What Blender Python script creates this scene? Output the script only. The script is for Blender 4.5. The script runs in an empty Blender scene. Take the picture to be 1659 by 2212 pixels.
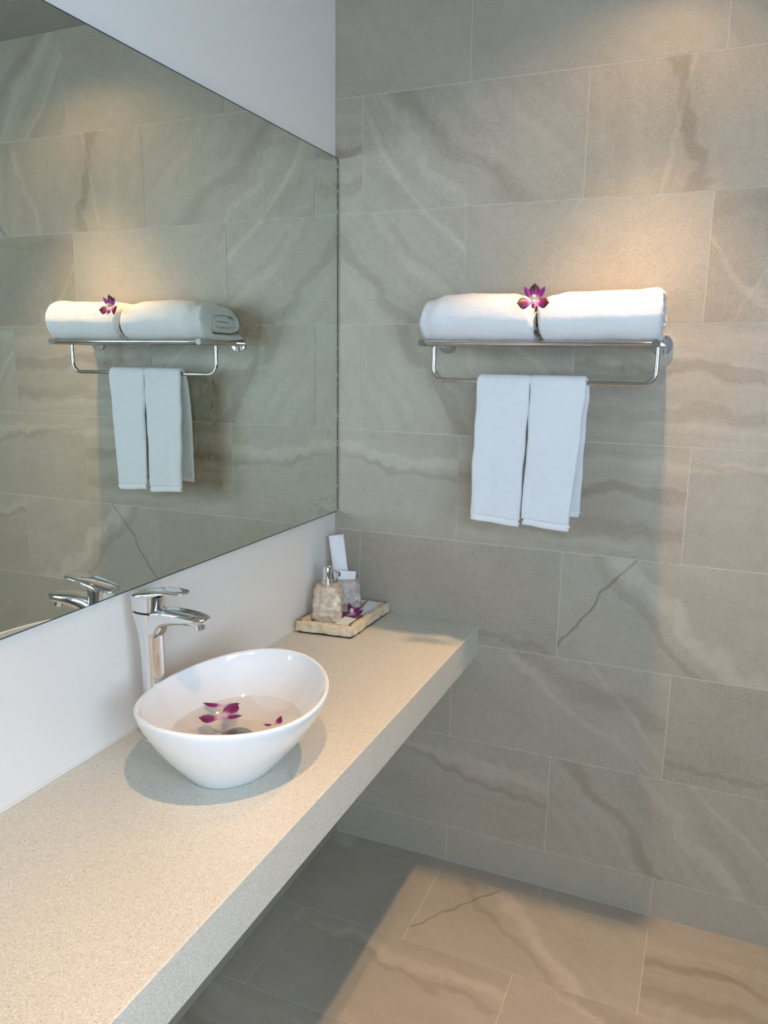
import bpy, bmesh, math, random
from mathutils import Vector, Matrix, noise

S = bpy.context.scene
COL = S.collection
rnd = random.Random(7)

# ------------------------------------------------------------------ camera
cam_d = bpy.data.cameras.new('camera')
cam = bpy.data.objects.new('camera', cam_d)
COL.objects.link(cam)
R_ = Vector((0.91957348, 0.39270907, 0.0128139))
D_ = Vector((0.0872359, -0.17225744, -0.98118157))
F_ = Vector((-0.38311161, 0.90338639, -0.1926617))
cam.matrix_world = Matrix(((R_.x, -D_.x, -F_.x, 1.02866), (R_.y, -D_.y, -F_.y, -2.05486),
                           (R_.z, -D_.z, -F_.z, 1.51577), (0, 0, 0, 1)))
cam_d.sensor_fit = 'VERTICAL'
cam_d.sensor_height = 24.0
cam_d.lens = 24.0 * 1673.17 / 2212.0
cam_d.clip_start = 0.02
S.camera = cam

# ------------------------------------------------------------------ view, world, window light
S.view_settings.view_transform = 'Standard'
S.view_settings.look = 'None'
S.view_settings.gamma = 1.0
S.view_settings.use_curve_mapping = False
S.view_settings.exposure = 0.0
S.cycles.use_denoising = True
S.cycles.max_bounces = 6
S.cycles.diffuse_bounces = 4
S.cycles.glossy_bounces = 5
S.cycles.use_adaptive_sampling = True
S.cycles.adaptive_threshold = 0.1
S.cycles.adaptive_min_samples = 8
S.cycles.transparent_max_bounces = 12
S.cycles.sample_clamp_indirect = 6.0
S.cycles.blur_glossy = 0.2
S.cycles.use_guiding = False

W = bpy.data.worlds.new('sky')
S.world = W
W.use_nodes = True
bg = W.node_tree.nodes['Background']
bg.inputs[0].default_value = (0.565, 0.765, 1.0, 1)
bg.inputs[1].default_value = 15.5

LAMP_WATT = 122.0
LAMP_COL = (1.0, 0.63, 0.33)
LAMPS = [(0.86, -0.305), (0.77, -1.40)]
CEIL = 2.518
ROOM_X, ROOM_Y = 2.3, -3.0
WIN = (1.25, 2.15, 1.0, 2.25)          # x0, x1, z0, z1 of the window in the rear wall
WIN2 = (-2.85, -1.85, 1.0, 2.25)       # y0, y1, z0, z1 of the window in the right wall

def portal(cx, cy, w, rot):
    pl = bpy.data.lights.new('window_portal', 'AREA')
    pl.shape = 'RECTANGLE'
    pl.size = w
    pl.size_y = WIN[3] - WIN[2]
    pl.cycles.is_portal = True
    o = bpy.data.objects.new('window_portal', pl)
    COL.objects.link(o)
    o.location = (cx, cy, (WIN[2] + WIN[3]) / 2)
    o.rotation_euler = rot
portal((WIN[0] + WIN[1]) / 2, ROOM_Y - 0.02, WIN[1] - WIN[0], (math.radians(90), 0, 0))
portal(ROOM_X + 0.02, (WIN2[0] + WIN2[1]) / 2, WIN2[1] - WIN2[0], (math.radians(90), 0, math.radians(90)))

# ------------------------------------------------------------------ helpers
def link(name, mesh, mat=None, parent=None, smooth=False):
    o = bpy.data.objects.new(name, mesh)
    COL.objects.link(o)
    if mat is not None and not mesh.materials:
        mesh.materials.append(mat)
    if smooth:
        for p in mesh.polygons:
            p.use_smooth = True
    if parent is not None:
        o.parent = parent
    return o

def mesh(name, v, f):
    m = bpy.data.meshes.new(name)
    m.from_pydata([tuple(p) for p in v], [], f)
    bm = bmesh.new(); bm.from_mesh(m)
    bmesh.ops.recalc_face_normals(bm, faces=bm.faces)
    bm.to_mesh(m); bm.free()
    m.update()
    return m

def empty(name, loc=(0, 0, 0)):
    o = bpy.data.objects.new(name, None)
    o.empty_display_size = 0.05
    COL.objects.link(o)
    o.location = loc
    return o

def tag(o, label, cat, group=None):
    o['label'] = label
    o['category'] = cat
    if group:
        o['group'] = group
    return o

def struct(o):
    o['kind'] = 'structure'
    return o

def box(name, lo, hi, mat, parent=None, bevel=0.0, seg=2):
    bm = bmesh.new()
    bmesh.ops.create_cube(bm, size=1.0)
    for v in bm.verts:
        v.co = Vector([(lo[i] + hi[i]) / 2 + v.co[i] * (hi[i] - lo[i]) for i in range(3)])
    if bevel:
        bmesh.ops.bevel(bm, geom=list(bm.edges), offset=bevel, segments=seg, affect='EDGES', profile=0.5)
    m = bpy.data.meshes.new(name)
    bm.to_mesh(m); bm.free()
    return link(name, m, mat, parent)

def loft(name, rings, mat, parent=None, closed=True, cap0=True, cap1=True, smooth=True, sharp=None):
    """rings: list of equally long lists of points; skin between them"""
    n = len(rings[0])
    v = [p for r in rings for p in r]
    f = []
    for i in range(len(rings) - 1):
        for j in range(n if closed else n - 1):
            k = (j + 1) % n
            f.append((i * n + j, i * n + k, (i + 1) * n + k, (i + 1) * n + j))
    if cap0:
        f.append(tuple(range(n - 1, -1, -1)))
    if cap1:
        b = (len(rings) - 1) * n
        f.append(tuple(range(b, b + n)))
    m = mesh(name, v, f)
    o = link(name, m, mat, parent, smooth)
    if sharp is not None:
        m.set_sharp_from_angle(angle=math.radians(sharp))
    return o

def circle(c, r, axis, n=24, ry=None, ph=0.0):
    ax = Vector(axis).normalized()
    a = ax.orthogonal().normalized() if abs(ax.z) < 0.99 else Vector((1, 0, 0))
    b = ax.cross(a)
    ry = r if ry is None else ry
    return [Vector(c) + a * (r * math.cos(2 * math.pi * i / n + ph)) + b * (ry * math.sin(2 * math.pi * i / n + ph)) for i in range(n)]

def lathe(name, c, axis, prof, mat, parent=None, n=32, sharp=35):
    """prof: (distance along axis, radius)"""
    ax = Vector(axis).normalized()
    return loft(name, [circle(Vector(c) + ax * d, max(r, 1e-4), ax, n) for d, r in prof], mat, parent, sharp=sharp)

def tube(name, pts, r, mat, parent=None, n=16):
    pts = [Vector(p) for p in pts]
    rings = []
    a = None
    for i, p in enumerate(pts):
        t = (pts[min(i + 1, len(pts) - 1)] - pts[max(i - 1, 0)]).normalized()
        if a is None:
            a = t.orthogonal().normalized()
        a = (a - t * a.dot(t)).normalized()
        b = t.cross(a)
        rings.append([p + (a * math.cos(2 * math.pi * k / n) + b * math.sin(2 * math.pi * k / n)) * r for k in range(n)])
    return loft(name, rings, mat, parent, sharp=50)

def sm(a, b, x):
    t = min(1, max(0, (x - a) / (b - a)))
    return t * t * (3 - 2 * t)

def lerp(a, b, t):
    return a + (b - a) * t

def interp(tab, x):
    if x <= tab[0][0]:
        return tab[0][1]
    for (x0, y0), (x1, y1) in zip(tab, tab[1:]):
        if x <= x1:
            t = (x - x0) / (x1 - x0)
            return y0 + (y1 - y0) * t * t * (3 - 2 * t)
    return tab[-1][1]

# ------------------------------------------------------------------ materials
class NT:
    def __init__(s, name):
        s.m = bpy.data.materials.new(name)
        s.m.use_nodes = True
        s.t = s.m.node_tree
        s.b = s.t.nodes['Principled BSDF']
    def n(s, typ, **kw):
        nd = s.t.nodes.new(typ)
        for k, v in kw.items():
            if k.startswith('i_'):
                nd.inputs[k[2:].replace('_', ' ')].default_value = v
            else:
                setattr(nd, k, v)
        return nd
    def l(s, a, b):
        s.t.links.new(a, b)
    def val(s, sock, x):
        if hasattr(x, 'is_linked') or isinstance(x, bpy.types.NodeSocket):
            s.l(x, sock)
        else:
            sock.default_value = x
    def math(s, op, a, b=0.0, c=None, clamp=False):
        nd = s.n('ShaderNodeMath', operation=op, use_clamp=clamp)
        s.val(nd.inputs[0], a); s.val(nd.inputs[1], b)
        if c is not None:
            s.val(nd.inputs[2], c)
        return nd.outputs[0]
    def noise(s, vec, scale, detail=3.0, rough=0.5, dims='3D'):
        nd = s.n('ShaderNodeTexNoise', noise_dimensions=dims)
        nd.inputs['Scale'].default_value = scale
        nd.inputs['Detail'].default_value = detail
        nd.inputs['Roughness'].default_value = rough
        if vec is not None:
            s.l(vec, nd.inputs['Vector'])
        return nd.outputs[0]
    def ramp(s, fac, stops, interp='LINEAR'):
        nd = s.n('ShaderNodeValToRGB')
        r = nd.color_ramp
        r.interpolation = interp
        while len(r.elements) < len(stops):
            r.elements.new(0.5)
        for e, (p, c) in zip(r.elements, stops):
            e.position = p
            e.color = (*c, 1) if len(c) == 3 else c
        s.l(fac, nd.inputs[0])
        return nd.outputs[0]
    def mix(s, fac, a, b, blend='MIX'):
        nd = s.n('ShaderNodeMix', data_type='RGBA', blend_type=blend)
        s.val(nd.inputs[0], fac)
        for k, x in ((6, a), (7, b)):
            if isinstance(x, tuple):
                nd.inputs[k].default_value = (*x, 1)
            else:
                s.l(x, nd.inputs[k])
        return nd.outputs[2]
    def bump(s, h, strength, dist):
        nd = s.n('ShaderNodeBump')
        nd.inputs['Strength'].default_value = strength
        nd.inputs['Distance'].default_value = dist
        s.l(h, nd.inputs['Height'])
        s.l(nd.outputs[0], s.b.inputs['Normal'])
    def set(s, **kw):
        for k, v in kw.items():
            s.val(s.b.inputs[k.replace('_', ' ')], v)
        return s.m

def plain(name, col, rough=0.5, metal=0.0, **kw):
    t = NT(name)
    t.set(Base_Color=(*col, 1), Roughness=rough, Metallic=metal, **kw)
    return t.m

def tile_material(name, base, rough):
    t = NT(name)
    tc = t.n('ShaderNodeTexCoord')
    oi = t.n('ShaderNodeObjectInfo')
    seed = t.n('ShaderNodeVectorMath', operation='SCALE'); seed.inputs['Scale'].default_value = 7.31
    t.l(oi.outputs['Location'], seed.inputs[0])
    uv = tc.outputs['Object']
    sv = t.n('ShaderNodeVectorMath', operation='ADD')
    t.l(uv, sv.inputs[0]); t.l(seed.outputs[0], sv.inputs[1])
    P = sv.outputs[0]
    sep = t.n('ShaderNodeSeparateXYZ'); t.l(uv, sep.inputs[0])
    X, Y = sep.outputs[0], sep.outputs[1]
    def att(n_):
        a = t.n('ShaderNodeAttribute', attribute_type='OBJECT', attribute_name=n_)
        s3 = t.n('ShaderNodeSeparateXYZ'); t.l(a.outputs['Vector'], s3.inputs[0])
        return s3.outputs
    warp = t.math('SUBTRACT', t.noise(P, 5.0, 3.0, 0.55), 0.5)
    warp2 = t.math('SUBTRACT', t.noise(P, 26.0, 2.0, 0.6), 0.5)
    wob = t.math('ADD', t.math('MULTIPLY', warp, 0.16), t.math('MULTIPLY', warp2, 0.022))
    def axis(ang):
        c = t.math('COSINE', ang); s_ = t.math('SINE', ang)
        d = t.math('ADD', t.math('MULTIPLY', X, c), t.math('MULTIPLY', Y, s_))
        e = t.math('SUBTRACT', t.math('MULTIPLY', Y, c), t.math('MULTIPLY', X, s_))
        return d, e
    # mottled ground and grain
    cloud = t.noise(P, 6.0, 2.0, 0.6)
    mott = t.noise(P, 34.0, 2.0, 0.6)
    grain = t.noise(P, 330.0, 1.0, 0.7)
    ga = att('grain')                    # angle, strength, frequency
    d, e = axis(ga[0])
    dw = t.math('ADD', d, t.math('MULTIPLY', wob, 0.5))
    cv = t.n('ShaderNodeCombineXYZ')
    t.l(t.math('MULTIPLY', dw, ga[2]), cv.inputs[0])
    t.l(t.math('MULTIPLY', e, 1.2), cv.inputs[1])
    t.l(oi.outputs['Random'], cv.inputs[2])
    streak = t.math('SUBTRACT', t.noise(cv.outputs[0], 1.0, 3.0, 0.6), 0.5)
    fac = t.math('ADD', 1.0, t.math('MULTIPLY', t.math('SUBTRACT', cloud, 0.5), 0.16))
    fac = t.math('ADD', fac, t.math('MULTIPLY', t.math('SUBTRACT', mott, 0.5), 0.14))
    fac = t.math('ADD', fac, t.math('MULTIPLY', t.math('SUBTRACT', grain, 0.5), 0.50))
    fac = t.math('ADD', fac, t.math('MULTIPLY', streak, ga[1]))
    warm = t.math('MULTIPLY', streak, t.math('MULTIPLY', ga[1], -0.6))
    stren = att('strength')
    brk = t.math('ADD', 0.45, mott, clamp=True)
    for k in range(3):
        va = att('vein_%d' % (k + 1))    # angle, offset, half width
        d, e = axis(va[0])
        q = t.math('SUBTRACT', t.math('ADD', d, t.math('MULTIPLY', wob, [1.0, 1.0, 0.45][k])), va[1])
        mk = t.math('SUBTRACT', 1.0, t.math('DIVIDE', t.math('ABSOLUTE', q), va[2]), clamp=True)
        mk = t.math('SMOOTH_MIN', t.math('MULTIPLY', mk, 1.8), 1.0, 0.3)
        mk = t.math('MULTIPLY', mk, brk)
        sv_ = t.math('MULTIPLY', mk, stren[k])
        fac = t.math('ADD', fac, sv_)
        warm = t.math('ADD', warm, t.math('MULTIPLY', t.math('MINIMUM', sv_, 0.0), -0.9))
    tn = att('tone')                     # brightness, pits, hue
    st = t.n('ShaderNodeVectorMath', operation='MULTIPLY'); t.l(P, st.inputs[0]); st.inputs[1].default_value = (1.0, 2.0, 1.0)
    pit = t.math('MULTIPLY', t.math('SUBTRACT', t.noise(st.outputs[0], 190.0, 1.0, 0.5), t.math('SUBTRACT', 0.66, tn[1])), 9.0, clamp=True)
    fac = t.math('SUBTRACT', fac, t.math('MULTIPLY', pit, 0.22))
    fac = t.math('MULTIPLY', fac, t.math('ADD', 1.0, tn[0]))
    warm = t.math('ADD', warm, t.math('ADD', tn[2], t.math('MULTIPLY', t.math('SUBTRACT', cloud, 0.5), -0.3)))
    wc = t.mix(t.math('MAXIMUM', warm, 0.0, clamp=True), (1, 1, 1), (1.06, 0.90, 0.74))
    vm = t.n('ShaderNodeVectorMath', operation='SCALE')
    vm.inputs[0].default_value = base
    t.l(fac, vm.inputs['Scale'])
    col = t.mix(1.0, vm.outputs[0], wc, 'MULTIPLY')
    t.set(Base_Color=col, Roughness=rough)
    t.b.inputs['Specular IOR Level'].default_value = 0.45
    t.bump(grain, 0.12, 0.002)
    return t.m

M = {}
M['tile'] = tile_material('wall_tile_stone', (0.398, 0.347, 0.272), 0.42)
M['ftile'] = tile_material('floor_tile_stone', (0.37, 0.328, 0.262), 0.40)
M['grout'] = plain('grout', (0.62, 0.58, 0.50), 0.9)

def paint(name, col):
    t = NT(name)
    tc = t.n('ShaderNodeTexCoord')
    n1 = t.noise(tc.outputs['Object'], 2.5, 4.0)
    n2 = t.noise(tc.outputs['Object'], 180.0, 2.0)
    c = t.mix(n1, tuple(x * 0.985 for x in col), tuple(min(1, x * 1.015) for x in col))
    t.set(Base_Color=c, Roughness=0.55)
    t.bump(n2, 0.05, 0.001)
    return t.m
M['paint'] = paint('white_paint', (0.77, 0.725, 0.665))
M['taupe'] = paint('taupe_wall', (0.36, 0.33, 0.29))
M['ceil'] = paint('ceiling_paint', (0.34, 0.335, 0.32))

def quartz():
    t = NT('speckled_composite_stone')
    tc = t.n('ShaderNodeTexCoord')
    o = tc.outputs['Object']
    v1 = t.n('ShaderNodeTexVoronoi'); v1.inputs['Scale'].default_value = 700.0; t.l(o, v1.inputs['Vector'])
    v2 = t.n('ShaderNodeTexVoronoi'); v2.inputs['Scale'].default_value = 330.0; t.l(o, v2.inputs['Vector'])
    s1 = t.n('ShaderNodeSeparateColor'); t.l(v1.outputs['Color'], s1.inputs[0])
    s2 = t.n('ShaderNodeSeparateColor'); t.l(v2.outputs['Color'], s2.inputs[0])
    c = t.ramp(s1.outputs[0], [(0.0, (0.48, 0.445, 0.365)), (0.10, (0.56, 0.525, 0.445)), (0.75, (0.65, 0.615, 0.525)), (1.0, (0.76, 0.73, 0.645))])
    dk = t.math('MULTIPLY', t.math('LESS_THAN', s2.outputs[1], 0.045), t.math('LESS_THAN', v2.outputs['Distance'], 0.42))
    c = t.mix(t.math('MULTIPLY', dk, 0.55), c, (0.25, 0.21, 0.16))
    cl = t.noise(o, 7.0, 3.0)
    c = t.mix(t.math('MULTIPLY', cl, 0.16), c, (0.50, 0.45, 0.36))
    t.set(Base_Color=c, Roughness=0.38)
    t.b.inputs['Specular IOR Level'].default_value = 0.4
    return t.m
M['quartz'] = quartz()
M['plug'] = plain('brushed_steel', (0.33, 0.32, 0.31), 0.28, 1.0)
M['chrome'] = plain('chrome', (0.80, 0.80, 0.81), 0.045, 1.0)
M['steel'] = plain('polished_steel', (0.70, 0.69, 0.68), 0.07, 1.0)
M['dark'] = plain('black_rubber', (0.02, 0.02, 0.02), 0.5)
M['mirror'] = plain('silvered_glass', (0.80, 0.845, 0.775), 0.0, 1.0)
M['medge'] = plain('mirror_edge_glass', (0.06, 0.08, 0.075), 0.12)
_t = NT('mirror_chipped_end_sparkle')
_n = _t.noise(_t.n('ShaderNodeTexCoord').outputs['Object'], 60.0, 3.0, 0.7)
_t.set(Base_Color=_t.ramp(_n, [(0.0, (0.05, 0.06, 0.055)), (0.56, (0.05, 0.06, 0.055)), (0.62, (0.72, 0.85, 0.80)), (1.0, (0.80, 0.92, 0.88))]), Roughness=0.2)  # pale specks paint the sparkle of the chipped edge into the colour
M['mgap'] = _t.m
M['caulk'] = plain('white_sealant', (0.75, 0.74, 0.71), 0.45)
M['porc'] = plain('glazed_porcelain', (0.83, 0.82, 0.81), 0.06)
M['porc'].node_tree.nodes['Principled BSDF'].inputs['Coat Weight'].default_value = 0.5
M['porc'].node_tree.nodes['Principled BSDF'].inputs['Coat Roughness'].default_value = 0.03
M['paper'] = plain('white_paper', (0.78, 0.77, 0.75), 0.6)
M['band'] = plain('woven_band_cotton', (0.76, 0.75, 0.75), 0.85)

def terry():
    t = NT('white_terry_cotton')
    tc = t.n('ShaderNodeTexCoord')
    o = tc.outputs['Object']
    n1 = t.noise(o, 330.0, 3.0, 0.7)
    n2 = t.noise(o, 60.0, 3.0, 0.6)
    c = t.mix(n1, (0.76, 0.75, 0.745), (0.88, 0.87, 0.865))
    h = t.math('ADD', n1, t.math('MULTIPLY', n2, 0.8))
    t.set(Base_Color=c, Roughness=0.95)
    t.b.inputs['Sheen Weight'].default_value = 0.25
    t.b.inputs['Sheen Roughness'].default_value = 0.5
    t.b.inputs['Specular IOR Level'].default_value = 0.1
    t.bump(h, 0.7, 0.004)
    return t.m
M['terry'] = terry()

def stone(name, c0, c1, c2, sc=1.0):
    t = NT(name)
    tc = t.n('ShaderNodeTexCoord')
    o = tc.outputs['Object']
    n1 = t.noise(o, 45.0 * sc, 5.0, 0.65)
    n2 = t.noise(o, 11.0 * sc, 5.0, 0.65)
    c = t.ramp(n1, [(0.3, c0), (0.5, c1), (0.72, c2)])
    crack = t.math('SUBTRACT', 1.0, t.math('DIVIDE', t.math('ABSOLUTE', t.math('SUBTRACT', n2, 0.47)), 0.007), clamp=True)
    c = t.mix(t.math('MULTIPLY', crack, 0.6), c, (0.24, 0.13, 0.06))
    t.set(Base_Color=c, Roughness=0.55)
    t.bump(n1, 0.5, 0.004)
    return t.m
M['marble'] = stone('cream_chiselled_marble', (0.44, 0.34, 0.23), (0.62, 0.52, 0.39), (0.84, 0.77, 0.66))
M['marble2'] = stone('taupe_chiselled_marble', (0.38, 0.31, 0.25), (0.52, 0.44, 0.37), (0.74, 0.67, 0.60))
M['marble3'] = stone('cream_veined_marble', (0.56, 0.41, 0.23), (0.70, 0.55, 0.36), (0.80, 0.68, 0.49), 0.7)

def petal_mat(name, dark, mid, pale):
    t = NT(name)
    uv = t.n('ShaderNodeUVMap'); uv.uv_map = 'UVMap'
    sp = t.n('ShaderNodeSeparateXYZ'); t.l(uv.outputs[0], sp.inputs[0])
    tc = t.n('ShaderNodeTexCoord')
    nz = t.noise(tc.outputs['Object'], 220.0, 2.0)
    f = t.math('ADD', sp.outputs[0], t.math('MULTIPLY', t.math('SUBTRACT', nz, 0.5), 0.18))
    c = t.ramp(f, [(0.0, pale), (0.16, pale), (0.38, mid), (0.72, dark), (1.0, dark)])
    edge = t.math('MULTIPLY', t.math('POWER', t.math('ABSOLUTE', t.math('SUBTRACT', t.math('MULTIPLY', sp.outputs[1], 2.0), 1.0)), 6.0), 0.35)
    c = t.mix(edge, c, mid)
    t.set(Base_Color=c, Roughness=0.45)
    t.b.inputs['Subsurface Weight'].default_value = 0.0
    return t.m
M['petal'] = petal_mat('orchid_petal_deep', (0.055, 0.001, 0.010), (0.30, 0.004, 0.14), (0.72, 0.36, 0.52))
M['sepal'] = petal_mat('orchid_sepal_violet', (0.20, 0.006, 0.17), (0.32, 0.012, 0.24), (0.78, 0.50, 0.62))
M['fpetal'] = petal_mat('orchid_petal_magenta', (0.17, 0.002, 0.085), (0.26, 0.005, 0.15), (0.75, 0.46, 0.60))
M['column'] = plain('orchid_column', (0.80, 0.68, 0.45), 0.5)

def water_mat():
    m = bpy.data.materials.new('clear_water')
    m.use_nodes = True
    t = m.node_tree
    t.nodes.clear()
    out = t.nodes.new('ShaderNodeOutputMaterial')
    tr = t.nodes.new('ShaderNodeBsdfTransparent'); tr.inputs[0].default_value = (0.975, 0.96, 0.94, 1)
    gl = t.nodes.new('ShaderNodeBsdfGlossy'); gl.inputs['Roughness'].default_value = 0.0
    fr = t.nodes.new('ShaderNodeFresnel'); fr.inputs[0].default_value = 1.33
    mx = t.nodes.new('ShaderNodeMixShader')
    nz = t.nodes.new('ShaderNodeTexNoise'); nz.inputs['Scale'].default_value = 55.0
    tc = t.nodes.new('ShaderNodeTexCoord')
    bp = t.nodes.new('ShaderNodeBump'); bp.inputs['Strength'].default_value = 0.12; bp.inputs['Distance'].default_value = 0.004
    t.links.new(tc.outputs['Object'], nz.inputs['Vector'])
    t.links.new(nz.outputs[0], bp.inputs['Height'])
    t.links.new(bp.outputs[0], gl.inputs['Normal']); t.links.new(bp.outputs[0], fr.inputs['Normal'])
    ge = t.nodes.new('ShaderNodeNewGeometry')
    sb = t.nodes.new('ShaderNodeMath'); sb.operation = 'SUBTRACT'; sb.inputs[0].default_value = 1.0
    ml = t.nodes.new('ShaderNodeMath'); ml.operation = 'MULTIPLY'
    t.links.new(ge.outputs['Backfacing'], sb.inputs[1])
    t.links.new(fr.outputs[0], ml.inputs[0]); t.links.new(sb.outputs[0], ml.inputs[1])
    t.links.new(ml.outputs[0], mx.inputs[0]); t.links.new(tr.outputs[0], mx.inputs[1]); t.links.new(gl.outputs[0], mx.inputs[2])
    t.links.new(mx.outputs[0], out.inputs[0])
    return m
M['water'] = water_mat()

def glass_mat():
    m = bpy.data.materials.new('window_glass')
    m.use_nodes = True
    t = m.node_tree
    t.nodes.clear()
    out = t.nodes.new('ShaderNodeOutputMaterial')
    tr = t.nodes.new('ShaderNodeBsdfTransparent')
    gl = t.nodes.new('ShaderNodeBsdfGlossy'); gl.inputs['Roughness'].default_value = 0.0
    mx = t.nodes.new('ShaderNodeMixShader'); mx.inputs[0].default_value = 0.06
    t.links.new(tr.outputs[0], mx.inputs[1]); t.links.new(gl.outputs[0], mx.inputs[2])
    t.links.new(mx.outputs[0], out.inputs[0])
    return m
M['glass'] = glass_mat()
lens = bpy.data.materials.new('lamp_lens'); lens.use_nodes = True
lb = lens.node_tree.nodes['Principled BSDF']
lb.inputs['Base Color'].default_value = (0.8, 0.75, 0.65, 1)
lb.inputs['Emission Color'].default_value = (*LAMP_COL, 1)
lb.inputs['Emission Strength'].default_value = 12.0
M['lens'] = lens

# ------------------------------------------------------------------ room shell
GAP = 0.0016
PR = 0.0010                                  # how far tiles stand proud of the grout bed
wall_back = struct(box('wall_back', (-0.12, PR, -0.06), (ROOM_X + 0.12, 0.13, CEIL), M['grout']))
WX = -0.004                                   # painted wall plane behind the mirror
wall_left = struct(box('wall_left', (-0.12, ROOM_Y - 0.12, -0.06), (WX, PR, CEIL), M['paint']))
floor = struct(box('floor', (-0.12, ROOM_Y - 0.12, -0.12), (ROOM_X + 0.12, 0.13, -PR), M['grout']))
ceiling = struct(box('ceiling', (-0.12, ROOM_Y - 0.12, CEIL), (ROOM_X + 0.12, 0.13, CEIL + 0.1), M['ceil']))
def opening_wall(name, span, opening, at_, mat):
    """wall slab with a window opening; at_(u, d, z) maps run, depth, height to the room"""
    u0, u1 = span
    a0, a1, z0, z1 = opening
    v, f = [], []
    for d in (0.0, 0.12):
        for (u, z) in ((u0, -0.06), (u1, -0.06), (u1, CEIL + 0.03), (u0, CEIL + 0.03), (a0, z0), (a1, z0), (a1, z1), (a0, z1)):
            v.append(at_(u, d, z))
    for b in (0, 8):
        for i in range(4):
            j = (i + 1) % 4
            f.append((b + i, b + j, b + 4 + j, b + 4 + i))
    for i in range(4):
        j = (i + 1) % 4
        f.append((i, j, 8 + j, 8 + i)); f.append((4 + i, 4 + j, 12 + j, 12 + i))
    return struct(link(name, mesh(name, v, f), mat))
def window(name, opening, at_):
    a0, a1, z0, z1 = opening
    win = struct(empty(name, at_((a0 + a1) / 2, 0.06, z0)))
    def wb(nm, u0, u1, d0, d1, za, zb, mat):
        p, q = at_(u0, d0, za), at_(u1, d1, zb)
        lo = tuple(min(p[i], q[i]) for i in range(3)); hi = tuple(max(p[i], q[i]) for i in range(3))
        o = box(nm, lo, hi, mat, None, 0.002)
        o.parent = win
        o.matrix_parent_inverse = Matrix.Translation(win.location).inverted()
    fw = 0.04
    am = (a0 + a1) / 2
    for u0, u1, za, zb in ((a0, a0 + fw, z0, z1), (a1 - fw, a1, z0, z1), (a0 + fw, a1 - fw, z0, z0 + fw), (a0 + fw, a1 - fw, z1 - fw, z1)):
        wb('window_frame', u0, u1, 0.04, 0.09, za, zb, M['dark'])
    wb('mullion', am - 0.018, am + 0.018, 0.04, 0.09, z0 + fw, z1 - fw, M['dark'])
    wb('pane', a0 + fw, am - 0.018, 0.062, 0.068, z0 + fw, z1 - fw, M['glass'])
    wb('pane', am + 0.018, a1 - fw, 0.062, 0.068, z0 + fw, z1 - fw, M['glass'])
rear_at = lambda u, d, z: (u, ROOM_Y - d, z)
right_at = lambda u, d, z: (ROOM_X + d, u, z)
opening_wall('wall_rear', (-0.12, ROOM_X + 0.12), WIN, rear_at, M['taupe'])
opening_wall('wall_right', (ROOM_Y, PR), WIN2, right_at, M['taupe'])
window('window_1', WIN, rear_at)
window('window_2', WIN2, right_at)

# tiles: local x = width, local y = height, local z = out of the wall; front face at z = 0
_tm = {}
def tile_mesh(w, h, mat):
    key = (round(w, 4), round(h, 4), mat.name)
    if key in _tm:
        return _tm[key]
    a, b, c, d = w / 2, h / 2, 0.0003, PR + 0.001
    v = [(-a, -b, -d), (a, -b, -d), (a, b, -d), (-a, b, -d), (-a, -b, -c), (a, -b, -c), (a, b, -c), (-a, b, -c),
         (-a + c, -b + c, 0), (a - c, -b + c, 0), (a - c, b - c, 0), (-a + c, b - c, 0)]
    f = [(3, 2, 1, 0), (8, 9, 10, 11)]
    for i in range(4):
        j = (i + 1) % 4
        f += [(i, j, 4 + j, 4 + i), (4 + i, 4 + j, 8 + j, 8 + i)]
    m = bpy.data.meshes.new('tile')
    m.from_pydata(v, [], f)
    m.materials.append(mat)
    _tm[key] = m
    return m

R2 = math.radians
# design: grain (angle deg of the direction ACROSS the streaks, strength, freq), three veins (angle, offset, half width, strength), tone
DES = {
 'plain': ((80, 0.10, 8), (0, 9, .1, 0), (0, 9, .1, 0), (0, 9, .1, 0), (0.0, 0.02, 0.05)),
 'horiz': ((88, 0.55, 26), (90, .03, .022, -.22), (90, -.07, .03, -.15), (90, .10, .02, .10), (-.02, 0.0, 0.12)),
 'diag':  ((42, 0.45, 22), (40, -.10, .018, .14), (48, -.02, .03, -.15), (36, -.19, .010, .16), (0.0, 0.0, 0.05)),
 'diag2': ((40, 0.50, 20), (42, .05, .02, .15), (38, -.08, .022, -.18), (46, .16, .010, .15), (0.0, 0.0, 0.08)),
 'brown': ((10, 0.35, 14), (12, -.09, .020, -.22), (-24, .17, .016, .13), (-8, -.10, .008, .12), (-.01, 0.02, 0.25)),
 'crack': ((50, 0.30, 12), (46, .02, .030, .22), (44, -.045, .018, -.16), (-35, -.17, .0045, -.40), (0.02, 0.0, 0.02)),
 'wave':  ((84, 0.28, 16), (86, .085, .022, .18), (80, .055, .012, -.16), (0, 9, .1, 0), (-.02, 0.03, 0.05)),
 'pits':  ((70, 0.15, 9), (0, 9, .1, 0), (86, -.115, .012, -.15), (0, 9, .1, 0), (-.02, 0.05, 0.05)),
 'dusky': ((62, 0.30, 13), (38, -.20, .012, .16), (84, .10, .02, -.10), (-30, -.13, .004, .12), (-.12, 0.03, 0.28)),
 'shade': ((60, 0.25, 12), (68, .09, .03, -.14), (62, .03, .014, .12), (40, .16, .008, .10), (0.0, 0.02, 0.05)),
}
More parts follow.
